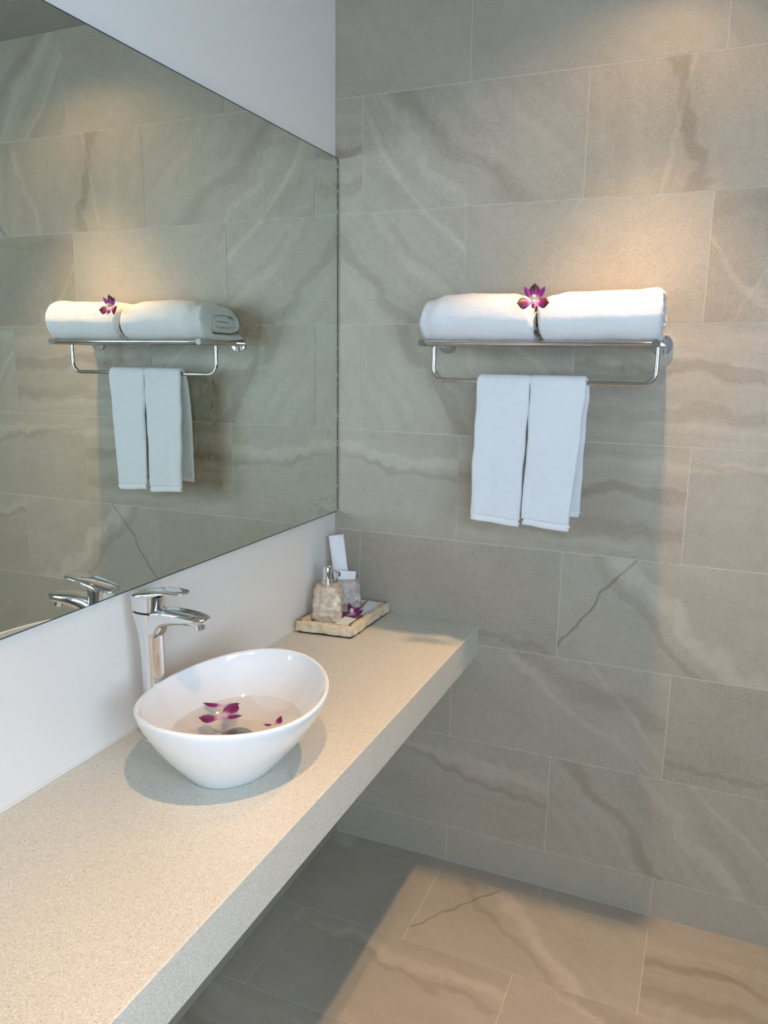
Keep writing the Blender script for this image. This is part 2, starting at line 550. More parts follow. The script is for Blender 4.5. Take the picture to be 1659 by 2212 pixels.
def put_tile(parent, mat, w, h, loc, rot, des, flip=False):
    o = bpy.data.objects.new('tile', tile_mesh(w - GAP, h - GAP, mat))
    COL.objects.link(o)
    o.location = loc
    o.rotation_euler = rot
    o.parent = parent
    g, v1, v2, v3, tn = DES[des]
    s = -1 if flip else 1
    jit = rnd.uniform(-6, 6)
    o['grain'] = (R2(s * (g[0] + jit)), 0.72 * g[1], float(g[2]))
    for k, v in enumerate((v1, v2, v3)):
        o['vein_%d' % (k + 1)] = (R2(s * (v[0] + rnd.uniform(-3, 3))), float(v[1]), float(v[2]))
    o['strength'] = (0.85 * v1[3], 0.85 * v2[3], 0.85 * v3[3])
    o['tone'] = (float(tn[0]) + rnd.uniform(-.02, .02), float(tn[1]), float(tn[2]))
    return o

ZJ = [CEIL, 2.2127, 1.9131, 1.6135, 1.3138, 1.0142, 0.7146, 0.4149, 0.1153, 0.0]
XA = [WX, 0.0802, 0.6802, 1.2802, 1.8802, ROOM_X]
XB = [WX, 0.3802, 0.9802, 1.5802, 2.1802, ROOM_X]
WALLD = [
 ['plain', 'plain', 'diag', 'plain', 'plain'],
 ['horiz', 'diag', 'brown', 'crack', 'plain'],
 ['diag2', 'plain', 'dusky', 'plain', 'horiz'],
 ['plain', 'diag2', 'horiz', 'diag', 'plain'],
 ['wave', 'horiz', 'wave', 'plain', 'shade'],
 ['plain', 'pits', 'crack', 'wave', 'plain'],
 ['plain', 'shade', 'pits', 'crack', 'plain'],
 ['horiz', 'wave', 'diag2', 'plain', 'diag'],
 ['plain', 'plain', 'shade', 'plain', 'plain'],
]
for r in range(9):
    xs = XB if r % 2 == 0 else XA
    for c in range(5):
        w, h = xs[c + 1] - xs[c], ZJ[r] - ZJ[r + 1]
        put_tile(wall_back, M['tile'], w, h, ((xs[c] + xs[c + 1]) / 2, 0.0, (ZJ[r] + ZJ[r + 1]) / 2), (R2(90), 0, 0), WALLD[r][c])
YJ = [0.0] + [-0.062 - 0.3 * i for i in range(12)]
YJ[-1] = max(YJ[-1], ROOM_Y)
YJ = [y for y in YJ if y > ROOM_Y + 0.02] + [ROOM_Y]
fd = ['crack', 'horiz', 'plain', 'shade', 'diag', 'wave', 'plain', 'brown']
for r in range(len(YJ) - 1):
    xs = XA if r % 2 == 0 else XB
    for c in range(5):
        w, h = xs[c + 1] - xs[c], YJ[r] - YJ[r + 1]
        des = {(1, 1): 'crack', (1, 2): 'horiz', (2, 2): 'shade', (2, 1): 'wave', (0, 1): 'plain', (0, 2): 'plain', (1, 0): 'plain', (2, 0): 'plain'}.get((r, c), fd[(r * 3 + c * 5) % 8])
        put_tile(floor, M['ftile'], w, h, ((xs[c] + xs[c + 1]) / 2, (YJ[r] + YJ[r + 1]) / 2, 0.0), (0, 0, 0), des, (r, c) == (1, 1) and False)

# tile strip added to darken the brightly lit wall foot under the counter
added_strip = struct(empty('added_tile_strip_left', (WX, 0, 0)))
yy = 0.0
while yy > ROOM_Y + 0.05:
    y2 = max(yy - (0.38 if yy == 0.0 else 0.6), ROOM_Y)
    o = put_tile(added_strip, M['tile'], yy - y2, 0.1153, (0.008, (yy + y2) / 2, 0.0577), (R2(90), 0, R2(90)), 'plain')
    yy = y2

# ------------------------------------------------------------------ ceiling downlights
for i, (lx, ly) in enumerate(LAMPS):
    t = empty('recessed_downlight', (lx, ly, CEIL))
    tag(t, ['small round warm white ceiling downlight over the towel rack', 'small round warm white ceiling downlight above the basin'][i], 'downlight', 'ceiling downlights')
    lathe('trim_ring', (0, 0, -0.0002), (0, 0, -1), [(0, 0.030), (0, 0.044), (0.003, 0.044), (0.005, 0.041), (0.005, 0.032), (0.0035, 0.030)], M['caulk'], t)
    lathe('lens', (0, 0, -0.0003), (0, 0, -1), [(0, 0.029), (0.0015, 0.029), (0.002, 0.026)], M['lens'], t)
    ld = bpy.data.lights.new('lamp', 'SPOT')
    ld.energy = LAMP_WATT
    ld.color = LAMP_COL
    ld.shadow_soft_size = 0.022
    ld.spot_size = R2(140)
    ld.spot_blend = 0.6
    # photometric curve of the lamp: a soft central beam plus a weak wide spill
    ld.use_nodes = True
    nt = ld.node_tree
    em = nt.nodes['Emission']
    tc_ = nt.nodes.new('ShaderNodeTexCoord'); sx = nt.nodes.new('ShaderNodeSeparateXYZ')
    ab = nt.nodes.new('ShaderNodeMath'); ab.operation = 'ABSOLUTE'
    mr = nt.nodes.new('ShaderNodeMapRange'); mr.interpolation_type = 'SMOOTHSTEP'
    mr.inputs['From Min'].default_value = math.cos(R2(34)); mr.inputs['From Max'].default_value = math.cos(R2(10))
    pw = nt.nodes.new('ShaderNodeMath'); pw.operation = 'POWER'; pw.inputs[1].default_value = 4.5
    mm = nt.nodes.new('ShaderNodeMath'); mm.operation = 'MULTIPLY'
    mu = nt.nodes.new('ShaderNodeMath'); mu.operation = 'MULTIPLY_ADD'; mu.inputs[1].default_value = 0.95; mu.inputs[2].default_value = 0.047
    nt.links.new(tc_.outputs['Normal'], sx.inputs[0]); nt.links.new(sx.outputs[2], ab.inputs[0])
    nt.links.new(ab.outputs[0], mr.inputs['Value']); nt.links.new(ab.outputs[0], pw.inputs[0])
    nt.links.new(mr.outputs[0], mm.inputs[0]); nt.links.new(pw.outputs[0], mm.inputs[1])
    nt.links.new(mm.outputs[0], mu.inputs[0]); nt.links.new(mu.outputs[0], em.inputs['Strength'])
    lo = bpy.data.objects.new('lamp', ld)
    COL.objects.link(lo)
    lo.parent = t
    lo.location = (0, 0, -0.028)

# ------------------------------------------------------------------ mirror
MF, MB, MT, ML = 0.006, 1.067, 2.061, -2.6
mir = empty('wall_mirror', (WX, -1.3, MB))
tag(mir, 'large frameless wall mirror above the stone counter', 'mirror')
def under(o, p):
    o.parent = p
    o.matrix_parent_inverse = Matrix.Translation(p.location).inverted()
    return o
body = under(box('glass_pane', (WX, ML, MB), (MF - 0.0004, -0.0045, MT), M['medge']), mir)
under(box('polished_end', (MF - 0.003, -0.0062, MB), (MF + 0.0001, -0.0022, MT), M['mgap']), mir)
face = under(box('silvered_face', (MF - 0.0004, ML + 0.0026, MB + 0.0026), (MF, -0.0064, MT - 0.0026), M['mirror']), mir)

# ------------------------------------------------------------------ countertop
CT, CB, CX = 0.773, 0.685, 0.457
ctr = box('countertop', (WX + 0.0004, -2.7, CB), (CX, -0.0005, CT), M['quartz'], None, 0.0018, 2)
tag(ctr, 'long thick speckled beige stone countertop fixed to the wall', 'countertop')
bead = under(box('sealant_bead', (WX + 0.0003, -2.7, CT - 0.0005), (WX + 0.0035, -0.0008, CT + 0.0025), M['caulk'], None, 0.001), ctr)

# ------------------------------------------------------------------ basin
BX, BY = 0.2559, -0.9242
RA, RB, RZ, RD = 0.1650, 0.2000, 0.9143, 0.0084
NB = 96
def ell(a, b, z, dz=0.0, oy=0.0):
    out = []
    for i in range(NB):
        th = 2 * math.pi * i / NB
        out.append(Vector((BX + a * math.cos(th), BY + oy + b * math.sin(th), z - dz * math.cos(2 * th))))
    return out
FA, FB = 0.079, 0.099
basin = empty('vessel_basin', (BX, BY, CT))
tag(basin, 'white glazed oval vessel basin standing on the stone counter', 'basin')
FO = -0.010                                  # the foot sits a little towards the near end
rings = [ell(FA - 0.012, FB - 0.012, CT + 0.0005, 0, FO), ell(FA - 0.002, FB - 0.002, CT + 0.0005, 0, FO), ell(FA, FB, CT + 0.003, 0, FO)]
H = RZ - 0.004 - CT
for i in range(1, 25):
    t = i / 24
    f = 1 - (1 - t) ** 1.42
    rings.append(ell(FA + (RA - FA) * f, FB + (RB - FB) * f, CT + 0.003 + (H - 0.003) * t, RD * t ** 1.5, FO * (1 - t) ** 1.5))
for k in range(1, 8):
    a = math.pi * k / 8
    rings.append(ell(RA - 0.0045 + 0.0045 * math.cos(a), RB - 0.0045 + 0.0045 * math.cos(a), RZ - 0.004 + 0.004 * math.sin(a), RD))
IB = 0.800
def inner(t):
    f = t ** 0.30
    return (RA - 0.0095) * f, (RB - 0.0095) * f
for i in range(24, 0, -1):
    t = (i / 24) ** 1.8
    a, b = inner(t)
    rings.append(ell(a, b, IB + (RZ - 0.005 - IB) * t, RD * t ** 1.5))
rings.append(ell(0.02, 0.025, IB - 0.0005))
bowl = under(loft('bowl', rings, M['porc'], sharp=60), basin)
plug = under(lathe('drain_plug', (BX, BY, 0.8005), (0, 0, 1), [(0, 0.022), (0.014, 0.022), (0.016, 0.031), (0.021, 0.0315), (0.0235, 0.028), (0.0248, 0.018), (0.0252, 0.004)], M['plug'], n=40), basin)
WZ = 0.8405
wr = []
for i in range(2, 13):
    z = IB + 0.0015 + (WZ - IB - 0.0015) * i / 12
    t = (z - IB) / (RZ - 0.005 - IB)
    a, b = inner(t)
    wr.append(ell(a - 0.0012, b - 0.0012, z))
water = loft('basin_water', wr, M['water'], sharp=40)
tag(water, 'shallow clear water in the white oval basin', 'water')

# ------------------------------------------------------------------ faucet
FY = -0.922
fau = empty('basin_faucet', (0.066, FY, CT))
tag(fau, 'tall chrome single lever faucet behind the white basin', 'faucet')
def sec(cx, z, ax, ay, n=36, p=2.3, tilt=0.0):
    out = []
    for i in range(n):
        th = 2 * math.pi * i / n
        c, s = math.cos(th), math.sin(th)
        x = ax * math.copysign(abs(c) ** (2 / p), c)
        y = ay * math.copysign(abs(s) ** (2 / p), s)
        out.append(Vector((cx + x, FY + y, z + tilt * x)))
    return out
under(loft('base_ring', [sec(.066, CT, .0255, .0255, p=2), sec(.066, CT + .004, .0255, .0255, p=2), sec(.066, CT + .006, .0235, .0235, p=2)], M['chrome'], sharp=40), fau)
bd = [(.0665, CT + .005, .0225, .0225), (.0665, .82, .0215, .0215), (.0665, .88, .0208, .0208), (.0660, .94, .0212, .0210), (.0650, .975, .0225, .0215),
      (.0640, 1.000, .0250, .0228), (.0630, 1.015, .0285, .0240), (.0622, 1.026, .0310, .0250), (.0615, 1.034, .0325, .0254), (.0615, 1.0375, .0325, .0254)]
under(loft('body', [sec(c, z, a, b) for c, z, a, b in bd], M['chrome'], sharp=50), fau)
# spout: sections across x, flat oval top
def ssec(x, top, bot, hw, n=28):
    out = []
    zc = (top + bot) / 2; hh = (top - bot) / 2
    for i in range(n):
        th = 2 * math.pi * i / n
        c, s = math.cos(th), math.sin(th)
        y = hw * math.copysign(abs(c) ** (2 / 2.6), c)
        z = hh * (math.copysign(abs(s) ** (2 / (5.0 if s > 0 else 2.0)), s))
        out.append(Vector((x, FY + y, zc + z)))
    return out
sp = [(.055, 1.0420, .975, .0225), (.085, 1.0470, .985, .0230), (.097, 1.0490, 1.006, .0232), (.110, 1.0500, 1.0165, .0232), (.130, 1.0500, 1.0215, .0230), (.150, 1.0490, 1.0245, .0225),
      (.168, 1.0475, 1.0255, .0212), (.182, 1.0458, 1.0270, .0185), (.191, 1.0445, 1.0310, .0145), (.1965, 1.0432, 1.0360, .0090), (.1985, 1.0422, 1.0395, .0040)]
spt = under(loft('spout', [ssec(*q) for q in sp], M['chrome'], sharp=60), fau)
lathe('aerator', (.177, FY, 1.0275), (0.22, 0, -1), [(0, .0098), (.0095, .0098), (.0105, .0090), (.0105, .0078), (.006, .0076)], M['chrome'], spt)
under(loft('seam_ring', [sec(.0612, 1.0370, .0308, .0240), sec(.0612, 1.0420, .0300, .0234)], M['dark'], sharp=40), fau)
hd = [(.0608, 1.0415, .0318, .0250), (.0603, 1.046, .0320, .0250), (.0603, 1.055, .0325, .0248), (.0600, 1.064, .0335, .0246), (.0600, 1.0705, .0340, .0244)]
cov = under(loft('cartridge_cover', [sec(c, z, a, b) for c, z, a, b in hd], M['chrome'], sharp=50), fau)
def lsec(x, top, th_, hw, n=28):
    out = []
    for i in range(n):
        a = 2 * math.pi * i / n
        c, s = math.cos(a), math.sin(a)
        y = hw * math.copysign(abs(c) ** (2 / 2.4), c)
        z = top - th_ / 2 + th_ / 2 * math.copysign(abs(s) ** (2 / (3.5 if s > 0 else 2.2)), s)
        out.append(Vector((x, FY + y, z)))
    return out
lv = [(.0250, 1.0670, .003, .0040), (.0268, 1.0690, .006, .0105), (.032, 1.0715, .011, .0172), (.042, 1.0752, .016, .0222), (.056, 1.0790, .019, .0246), (.072, 1.0822, .019, .0252),
      (.086, 1.0845, .015, .0250), (.100, 1.0860, .0105, .0243), (.115, 1.0868, .0082, .0232), (.130, 1.0870, .0068, .0213), (.142, 1.0868, .0056, .0180), (.149, 1.0864, .0045, .0130), (.1525, 1.0858, .0030, .0070), (.1535, 1.0853, .0014, .0030)]
loft('lever', [lsec(*q) for q in lv], M['chrome'], cov, sharp=60)

# ------------------------------------------------------------------ towel rack
rk = empty('towel_rack', (0.617, 0, 1.56))
tag(rk, 'chrome wall towel shelf with a lower rail on the tiled wall', 'towel rack')
XL, XR, ZR, YF = 0.341, 0.893, 1.5595, -0.208
for xx in (XL, XR):
    a = under(lathe('side_arm', (xx, -0.004, ZR), (0, -1, 0), [(0, .0095), (.190, .0095), (.2035, .0095), (.2045, .0088)], M['steel'], n=28), rk)
    fl = (lathe('wall_flange', (xx, 0, ZR), (0, -1, 0), [(0, .0262), (.007, .0262), (.009, .0245), (.0095, .011), (.0095, .0096)], M['chrome'], a, n=40))
for yy in (-0.192, -0.142, -0.092, -0.045):
    under(tube('shelf_bar', [(XL, yy, ZR), ((XL + XR) / 2, yy, ZR), (XR, yy, ZR)], 0.0058, M['steel']), rk)
ul, ur, zb, rb = XL + 0.003, XR - 0.0, 1.4665, 0.030
pts = [(ul, -.12, ZR - .004), (ul, -.12, zb + rb)]
for k in range(1, 9):
    a = math.pi / 2 * k / 8
    pts.append((ul + rb - rb * math.cos(a), -.12, zb + rb - rb * math.sin(a)))
for k in range(0, 9):
    a = math.pi / 2 * k / 8
    pts.append((ur - rb + rb * math.sin(a), -.12, zb + rb - rb * math.cos(a)))
pts.append((ur, -.12, ZR - .004))
under(tube('lower_rail', pts, 0.0056, M['steel']), rk)

# ------------------------------------------------------------------ folded bath towels
def path_pts(seq, step=0.004):
    """densify a polyline of (y,z) through Catmull-Rom"""
    P = [Vector((a, b, 0)) for a, b in seq]
    out = []
    for i in range(len(P) - 1):
        p0, p1, p2, p3 = P[max(i - 1, 0)], P[i], P[i + 1], P[min(i + 2, len(P) - 1)]
        n = max(2, int((p2 - p1).length / step))
        for k in range(n):
            t = k / n
            out.append(0.5 * ((2 * p1) + (p2 - p0) * t + (2 * p0 - 5 * p1 + 4 * p2 - p3) * t * t + (3 * p1 - p0 - 3 * p2 + p3) * t ** 3))
    out.append(P[-1])
    return out

def ribbon(name, seq, th, xa, xb, nx, mat, parent, deform, seed, endr=0.010, step=0.004):
    P = path_pts(seq, step)
    n = len(P)
    N = []
    for i in range(n):
        t = (P[min(i + 1, n - 1)] - P[max(i - 1, 0)]).normalized()
        N.append(Vector((-t.y, t.x, 0)))
    v, f = [], []
    m = 2 * n
    for ix in range(nx + 1):
        u = ix / nx
        e = u * (xb - xa)
        q = min(e, (xb - xa) - e)
        hs = math.sqrt(max(0.0, 1 - (1 - min(1, q / endr)) ** 2)) * 0.82 + 0.18
        for side in (1, -1):
            rng = range(n) if side > 0 else range(n - 1, -1, -1)
            for i in rng:
                tip = min(i, n - 1 - i) * step
                ht = th / 2 * hs * (0.45 + 0.55 * min(1, tip / 0.008))
                p = P[i] + N[i] * (side * ht)
                s_ = i / n
                xo = 0.006 * noise.noise(Vector((s_ * 9.0, seed * 3.1, 0))) * (abs(u - 0.5) * 2) ** 4
                v.append(deform(Vector((xa + e + xo, p.x, p.y)), u, s_, side))
    for ix in range(nx):
        for j in range(m):
            k = (j + 1) % m
            f.append((ix * m + j, ix * m + k, (ix + 1) * m + k, (ix + 1) * m + j))
    for b in (0, nx * m):
        for i in range(n - 1):
            f.append((b + i, b + i + 1, b + m - 2 - i, b + m - 1 - i))
    return link(name, mesh(name, v, f), mat, parent, True)

def bath_deform(side_left, seed):
    def d(p, u, s, sd):
        x, y, z = p
        # height profile along the towel
        if side_left:
            top = interp([(.325, -.030), (.345, -.012), (.40, -.001), (.46, .002), (.55, .000), (.590, -.006), (.612, -.014), (.622, -.020)], x)
            yo = interp([(.325, .042), (.345, .018), (.385, .004), (.44, 0), (.58, 0), (.606, .004), (.622, .012)], x)
        else:
            top = interp([(.618, -.020), (.628, -.012), (.650, -.005), (.69, .001), (.84, .003), (.885, .007), (.905, .004)], x)
            yo = interp([(.618, .012), (.632, .004), (.66, 0), (.88, 0), (.905, .006)], x)
        hz = (z - 1.567) / 0.11
        z += top * max(0, hz)
        fr = min(1, max(0, (-0.06 - y) / 0.16))
        y += yo * fr
        # seam leans to the right at the bottom
        if side_left:
            x -= 0.004 * (1 - hz) * sm(.56, .62, x)
            x += 0.012 * (1 - abs(2 * hz - 0.9)) * -sm(.40, .33, x) * 0.6
        else:
            x += 0.018 * max(0, 0.75 - hz) * sm(.66, .62, x)
        q = Vector((x * 14, y * 14, z * 14 + seed * 5))
        w = noise.noise_vector(q) * 0.0022 + noise.noise_vector(q * 4.3) * 0.0009 + noise.noise_vector(q * 16) * 0.00045
        p2 = Vector((x, y, z)) + w
        p2.z = max(p2.z, 1.5662)
        return p2
    return d
SPIRAL = [(-.013, 1.581), (-.06, 1.577), (-.12, 1.5765), (-.175, 1.577), (-.203, 1.590), (-.214, 1.618), (-.203, 1.650), (-.172, 1.6645), (-.12, 1.6665), (-.062, 1.6645),
          (-.038, 1.653), (-.031, 1.633), (-.043, 1.612), (-.085, 1.6025), (-.13, 1.601), (-.165, 1.602), (-.184, 1.612), (-.188, 1.626), (-.176, 1.639), (-.145, 1.6435), (-.10, 1.6435), (-.074, 1.640),
          (-.068, 1.631), (-.080, 1.6235), (-.11, 1.622), (-.150, 1.6215)]
bt1 = ribbon('bath_towel', SPIRAL, 0.0205, 0.326, 0.6188, 84, M['terry'], None, bath_deform(True, 1.0), 1.0, 0.014)
tag(bt1, 'rolled white bath towel nearer the mirror on the chrome shelf', 'towel', 'bath towels on the shelf')
bt2 = ribbon('bath_towel', SPIRAL, 0.0205, 0.6215, 0.900, 84, M['terry'], None, bath_deform(False, 2.0), 2.0, 0.012)
tag(bt2, 'rolled white bath towel farther from the mirror on the chrome shelf', 'towel', 'bath towels on the shelf')

# ------------------------------------------------------------------ hanging hand towels
def hand_towel(xa, xb, zf, zbk, seed, label, flare):
    ybar, zbar, th = -.12, 1.4665, 0.0115
    rr = 0.0060 + th / 2
    yb_ = ybar + rr
    seq = [(ybar - rr - .009, zf + .016), (ybar - rr - .006, zf + .13), (ybar - rr - .002, zf + .26), (ybar - rr, zbar - .02)]
    for k in range(0, 9):
        a = math.pi * k / 8
        seq.append((ybar - rr * math.cos(a), zbar + rr * math.sin(a)))
    seq += [(yb_, zbar - .02), (yb_ + .006, zf + .26), (yb_ + .009, zf + .13), (yb_ + .010, zbk)]
    root = empty('hand_towel', ((xa + xb) / 2, ybar, zf))
    tag(root, label, 'towel', 'hand towels on the lower rail')
    def dfm(p, u, s, sd):
        x, y, z = p
        dn = (zbar - z) / (zbar - zf)
        front = y < ybar
        xa_, xb_ = flare(front, max(0, dn))
        x = lerp(xa_, xb_, (x - xa) / (xb - xa))
        wv = 0.0065 * math.sin((x - xa) * 40 + seed * 1.7 + 2.0 * z) * max(0, dn) + 0.004 * noise.noise(Vector((x * 18, z * 5, seed * 7)))
        y += (-abs(wv) if front else abs(wv) * 0.5) * min(1, max(0, dn) * 2.5)
        if front:
            y -= 0.010 * max(0, dn) * sm(0.75, 1.0, u) * (1 if seed > 1.5 else 0.4) * -1
            z += -0.010 * (u - 0.4) * max(0, dn)
        q = Vector((x * 60, y * 60, z * 60 + seed))
        return Vector((x, y, z)) + noise.noise_vector(q) * 0.0005 + noise.noise_vector(q * 5) * 0.00035
    under(ribbon('terry_cloth', seq, th, xa, xb, 40, M['terry'], None, dfm, seed, 0.007), root)
    bseq = [(ybar - rr - .0093, zf), (ybar - rr - .0090, zf + .008), (ybar - rr - .009, zf + .018)]
    under(ribbon('woven_band', bseq, 0.0095, xa + .001, xb - .001, 40, M['band'], None, dfm, seed, 0.006), root)
    b2 = [(yb_ + .010, zbk - .014), (yb_ + .010, zbk - .006), (yb_ + .010, zbk + .002)]
    under(ribbon('woven_band', b2, 0.0095, xa + .001, xb - .001, 40, M['band'], None, dfm, seed, 0.006), root)
    return root
hand_towel(0.4635, 0.5995, 1.108, 1.150, 1.0, 'white hand towel hanging on the lower rail, nearer the mirror',
           lambda fr, d: (0.4635 - (0 if fr else .010) * min(1, d * 4), 0.5995 - .008 * d))
hand_towel(0.6015, 0.7385, 1.106, 1.145, 2.0, 'white hand towel hanging on the lower rail, farther from the mirror',
           lambda fr, d: (0.6015 - .002 * d, (0.7385 - .022 * d) if fr else 0.7385 - .006 * d))

# ------------------------------------------------------------------ orchids
def petal_mesh(L, Wd, cup, bend, wmax=0.6, tipw=0.25, basew=0.18, nu=9, nv=7, th=0.0007):
    vs, uvs, f = [], [], []
    for layer in (0, 1):
        for i in range(nu):
            u = i / (nu - 1)
            if u < wmax:
                w = basew + (1 - basew) * sm(0, wmax, u)
            else:
                k = (u - wmax) / (1 - wmax)
                w = tipw * k + (1 - k ** 2.4) * (1 - tipw * k)
                w = max(0.05, w * (1 if k < 1 else 0.4))
            for j in range(nv):
                s = j / (nv - 1) * 2 - 1
                x = L * u
                y = Wd / 2 * w * s
                z = -cup * Wd * s * s * w + bend * L * u * u - layer * th
                vs.append((x * (1 - 0.06 * s * s), y, z)); uvs.append((u, (s + 1) / 2))
    nn = nu * nv
    for layer in (0, 1):
        b = layer * nn
        for i in range(nu - 1):
            for j in range(nv - 1):
                q = (b + i * nv + j, b + (i + 1) * nv + j, b + (i + 1) * nv + j + 1, b + i * nv + j + 1)
                f.append(q if layer == 0 else q[::-1])
    bord = [j for j in range(nv)] + [i * nv + nv - 1 for i in range(1, nu)] + [(nu - 1) * nv + j for j in range(nv - 2, -1, -1)] + [i * nv for i in range(nu - 2, 0, -1)]
    for k in range(len(bord)):
        a, b = bord[k], bord[(k + 1) % len(bord)]
        f.append((a, b, b + nn, a + nn))
    m = mesh('petal', vs, f)
    ul_ = m.uv_layers.new(name='UVMap')
    for lp in m.loops:
        ul_.data[lp.index].uv = uvs[lp.vertex_index]
    return m

def orchid(loc, rot, scale, label, parts, group=None, column=True, lift=25):
    root = empty('orchid_flower', loc)
    root.rotation_euler = rot
    tag(root, label, 'flower', group)
    for (nm, ang, L, Wd, cup, bend, up, mat, wm, off) in parts:
        m = petal_mesh(L * scale, Wd * scale, cup, bend, wm)
        o = link(nm, m, M[mat], root, True)
        a = R2(ang)
        o.rotation_euler = Matrix.Rotation(a, 3, 'Z').to_4x4().to_3x3().to_euler()
        mt = Matrix.Rotation(a, 4, 'Z') @ Matrix.Rotation(-R2(up), 4, 'Y')
        o.matrix_local = Matrix.Translation((off[0] * scale, off[1] * scale, off[2] * scale)) @ mt
    if column:
        lathe('column', (0, 0.004 * scale, 0.004 * scale), (0, 0.35, 1), [(0, .0035 * scale), (.004 * scale, .0062 * scale), (.009 * scale, .0055 * scale), (.012 * scale, .003 * scale), (.0125 * scale, .0005)], M['column'], root, 16)
    return root
# local frame: x right, y up, z towards the viewer
to = Vector((1.02866, -2.05486, 1.51577)) - Vector((0.626, -0.236, 1.652))
zf = (to.normalized() * 0.85 + Vector((-0.05, -0.35, 0.45))).normalized()
xf = Vector((0, 0, 1)).cross(zf).normalized(); yf = zf.cross(xf)
rotf = Matrix((xf, yf, zf)).transposed().to_euler()
FULL = [
 ('petal', 192, .042, .031, .12, .10, 8, 'petal', .66, (-.002, -.002, 0)),
 ('petal', -10, .040, .029, .12, .10, 8, 'petal', .66, (.002, -.002, 0)),
 ('sepal', 125, .041, .0145, .20, .05, 20, 'sepal', .5, (-.004, .002, -.001)),
 ('sepal', 53, .042, .0145, .20, .05, 20, 'sepal', .5, (.004, .002, -.001)),
 ('sepal', -84, .022, .0145, .15, .05, 10, 'sepal', .5, (.0005, -.002, .001)),
 ('lip', 89, .041, .027, .22, .10, 18, 'petal', .58, (0, .003, .001)),
]
orchid((0.6235, -0.2385, 1.6525), rotf, 0.88, 'purple orchid bloom tucked between the rolled bath towels', FULL)

# ------------------------------------------------------------------ stone tray set
def quad_ring(cs, z, n=32, rc=0.006, jitter=0.0, seed=0.0, inset=0.0, zj=0.0):
    """ring along a quadrilateral (corners ccw) with n points per side"""
    c = sum((Vector((a, b, 0)) for a, b in cs), Vector()) / 4
    out = []
    for i in range(4):
        a = Vector((*cs[i], 0)); b = Vector((*cs[(i + 1) % 4], 0))
        d = (b - a).normalized(); nrm = Vector((d.y, -d.x, 0))
        for k in range(n):
            t = k / n
            p = a.lerp(b, t)
            e = min((p - a).length, (b - p).length)
            cut = max(0, rc - e) ** 2 / (2 * rc) if rc > 0 else 0
            q = p - nrm * (inset + cut)
            dirc = (c - q).normalized()
            # pull corners in for a constant inset
            if k == 0 and inset:
                pd = (Vector((*cs[i - 1], 0)) - a).normalized()
                q = a + (d + pd) * inset
            jn = noise.noise(Vector((q.x * 55, q.y * 55, z * 55 + seed))) * 0.65 + abs(noise.noise(Vector((q.x * 130, q.y * 130, z * 130 + seed)))) * 0.6
            q -= nrm * (jitter * jn)
            q.z = z + zj * noise.noise(Vector((q.x * 70, q.y * 70, seed)))
            out.append(q)
    return out
TZ = CT + 0.0035
TC = [(0.014, -0.272), (0.176, -0.255), (0.181, -0.010), (0.024, -0.012)]
tray = empty('stone_tray', (0.097, -0.137, CT))
tag(tray, 'rectangular cream marble tray with rough sides on the counter corner', 'tray')
rings = [quad_ring(TC, TZ, jitter=0.004, seed=1, inset=0.004), quad_ring(TC, TZ + .002, jitter=.006, seed=1)]
for k in range(1, 8):
    rings.append(quad_ring(TC, TZ + .002 + .025 * k / 7, jitter=0.006, seed=1, inset=-0.001))
rings += [quad_ring(TC, TZ + .0295, jitter=.002, seed=1, inset=.0012), quad_ring(TC, TZ + .0305, inset=.004), quad_ring(TC, TZ + .0305, inset=.0125), quad_ring(TC, TZ + .0295, inset=.0135),
          quad_ring(TC, TZ + .0105, inset=.0155), quad_ring(TC, TZ + .010, inset=.018)]
under(loft('tray_body', rings, M['marble3'], sharp=40), tray)
under(loft('felt_base', [quad_ring(TC, CT + .0002, inset=.003), quad_ring(TC, CT + .0038, inset=.003)], M['dark'], sharp=40), tray)
TF = TZ + 0.0102

def srings(c, w, d, ang, z, inset=0.0, amp=0.0, seed=0.0, n=96, p=4.2):
    ca, sa = math.cos(R2(ang)), math.sin(R2(ang))
    out = []
    for i in range(n):
        th = 2 * math.pi * i / n
        co, si = math.cos(th), math.sin(th)
        x = (w - inset) * math.copysign(abs(co) ** (2 / p), co)
        y = (d - inset) * math.copysign(abs(si) ** (2 / p), si)
        q = Vector((c[0] + ca * x - sa * y, c[1] + sa * x + ca * y, z))
        if amp:
            k = Vector((q.x, q.y, z)) * 62 + Vector((seed, seed * 2, 0))
            jn = 0.9 * noise.noise(k) + 0.55 * abs(noise.noise(k * 2.3)) - 0.35 * abs(noise.noise(k * 4.1))
            dv = Vector((q.x - c[0], q.y - c[1], 0)).normalized()
            q += dv * (amp * jn)
        out.append(q)
    return out
def chisel(name, c, w, d, ang, z0_, z1_, amp, seed, mat, parent, hollow=False, nz=34):
    A = (c, w, d, ang)
    rings = [srings(*A, z0_, .007), srings(*A, z0_ + .0005, .003, amp * .4, seed)]
    for k in range(nz + 1):
        t = k / nz
        bul = .0045 * (2 * t - .75) ** 2
        rings.append(srings(*A, z0_ + .002 + (z1_ - z0_ - .005) * t, bul, amp * (1 - .85 * sm(.90, 1, t)), seed))
    rings += [srings(*A, z1_ - .0008, .0068), srings(*A, z1_, .0085)]
    if hollow:
        rings += [srings(*A, z1_, .0135), srings(*A, z1_ - .001, .0145), srings(*A, z0_ + .01, .016)]
    else:
        rings += [srings(*A, z1_ + .0002, .016), srings(*A, z1_ + .0002, .026)]
    return under(loft(name, rings, mat, None, sharp=45), parent)
def rquad(cx, cy, w, d, ang):
    c, s = math.cos(R2(ang)), math.sin(R2(ang))
    return [(cx + c * x - s * y, cy + s * x + c * y) for x, y in ((-w, -d), (w, -d), (w, d), (-w, d))]
dis = empty('soap_dispenser', (0.066, -0.177, TF))
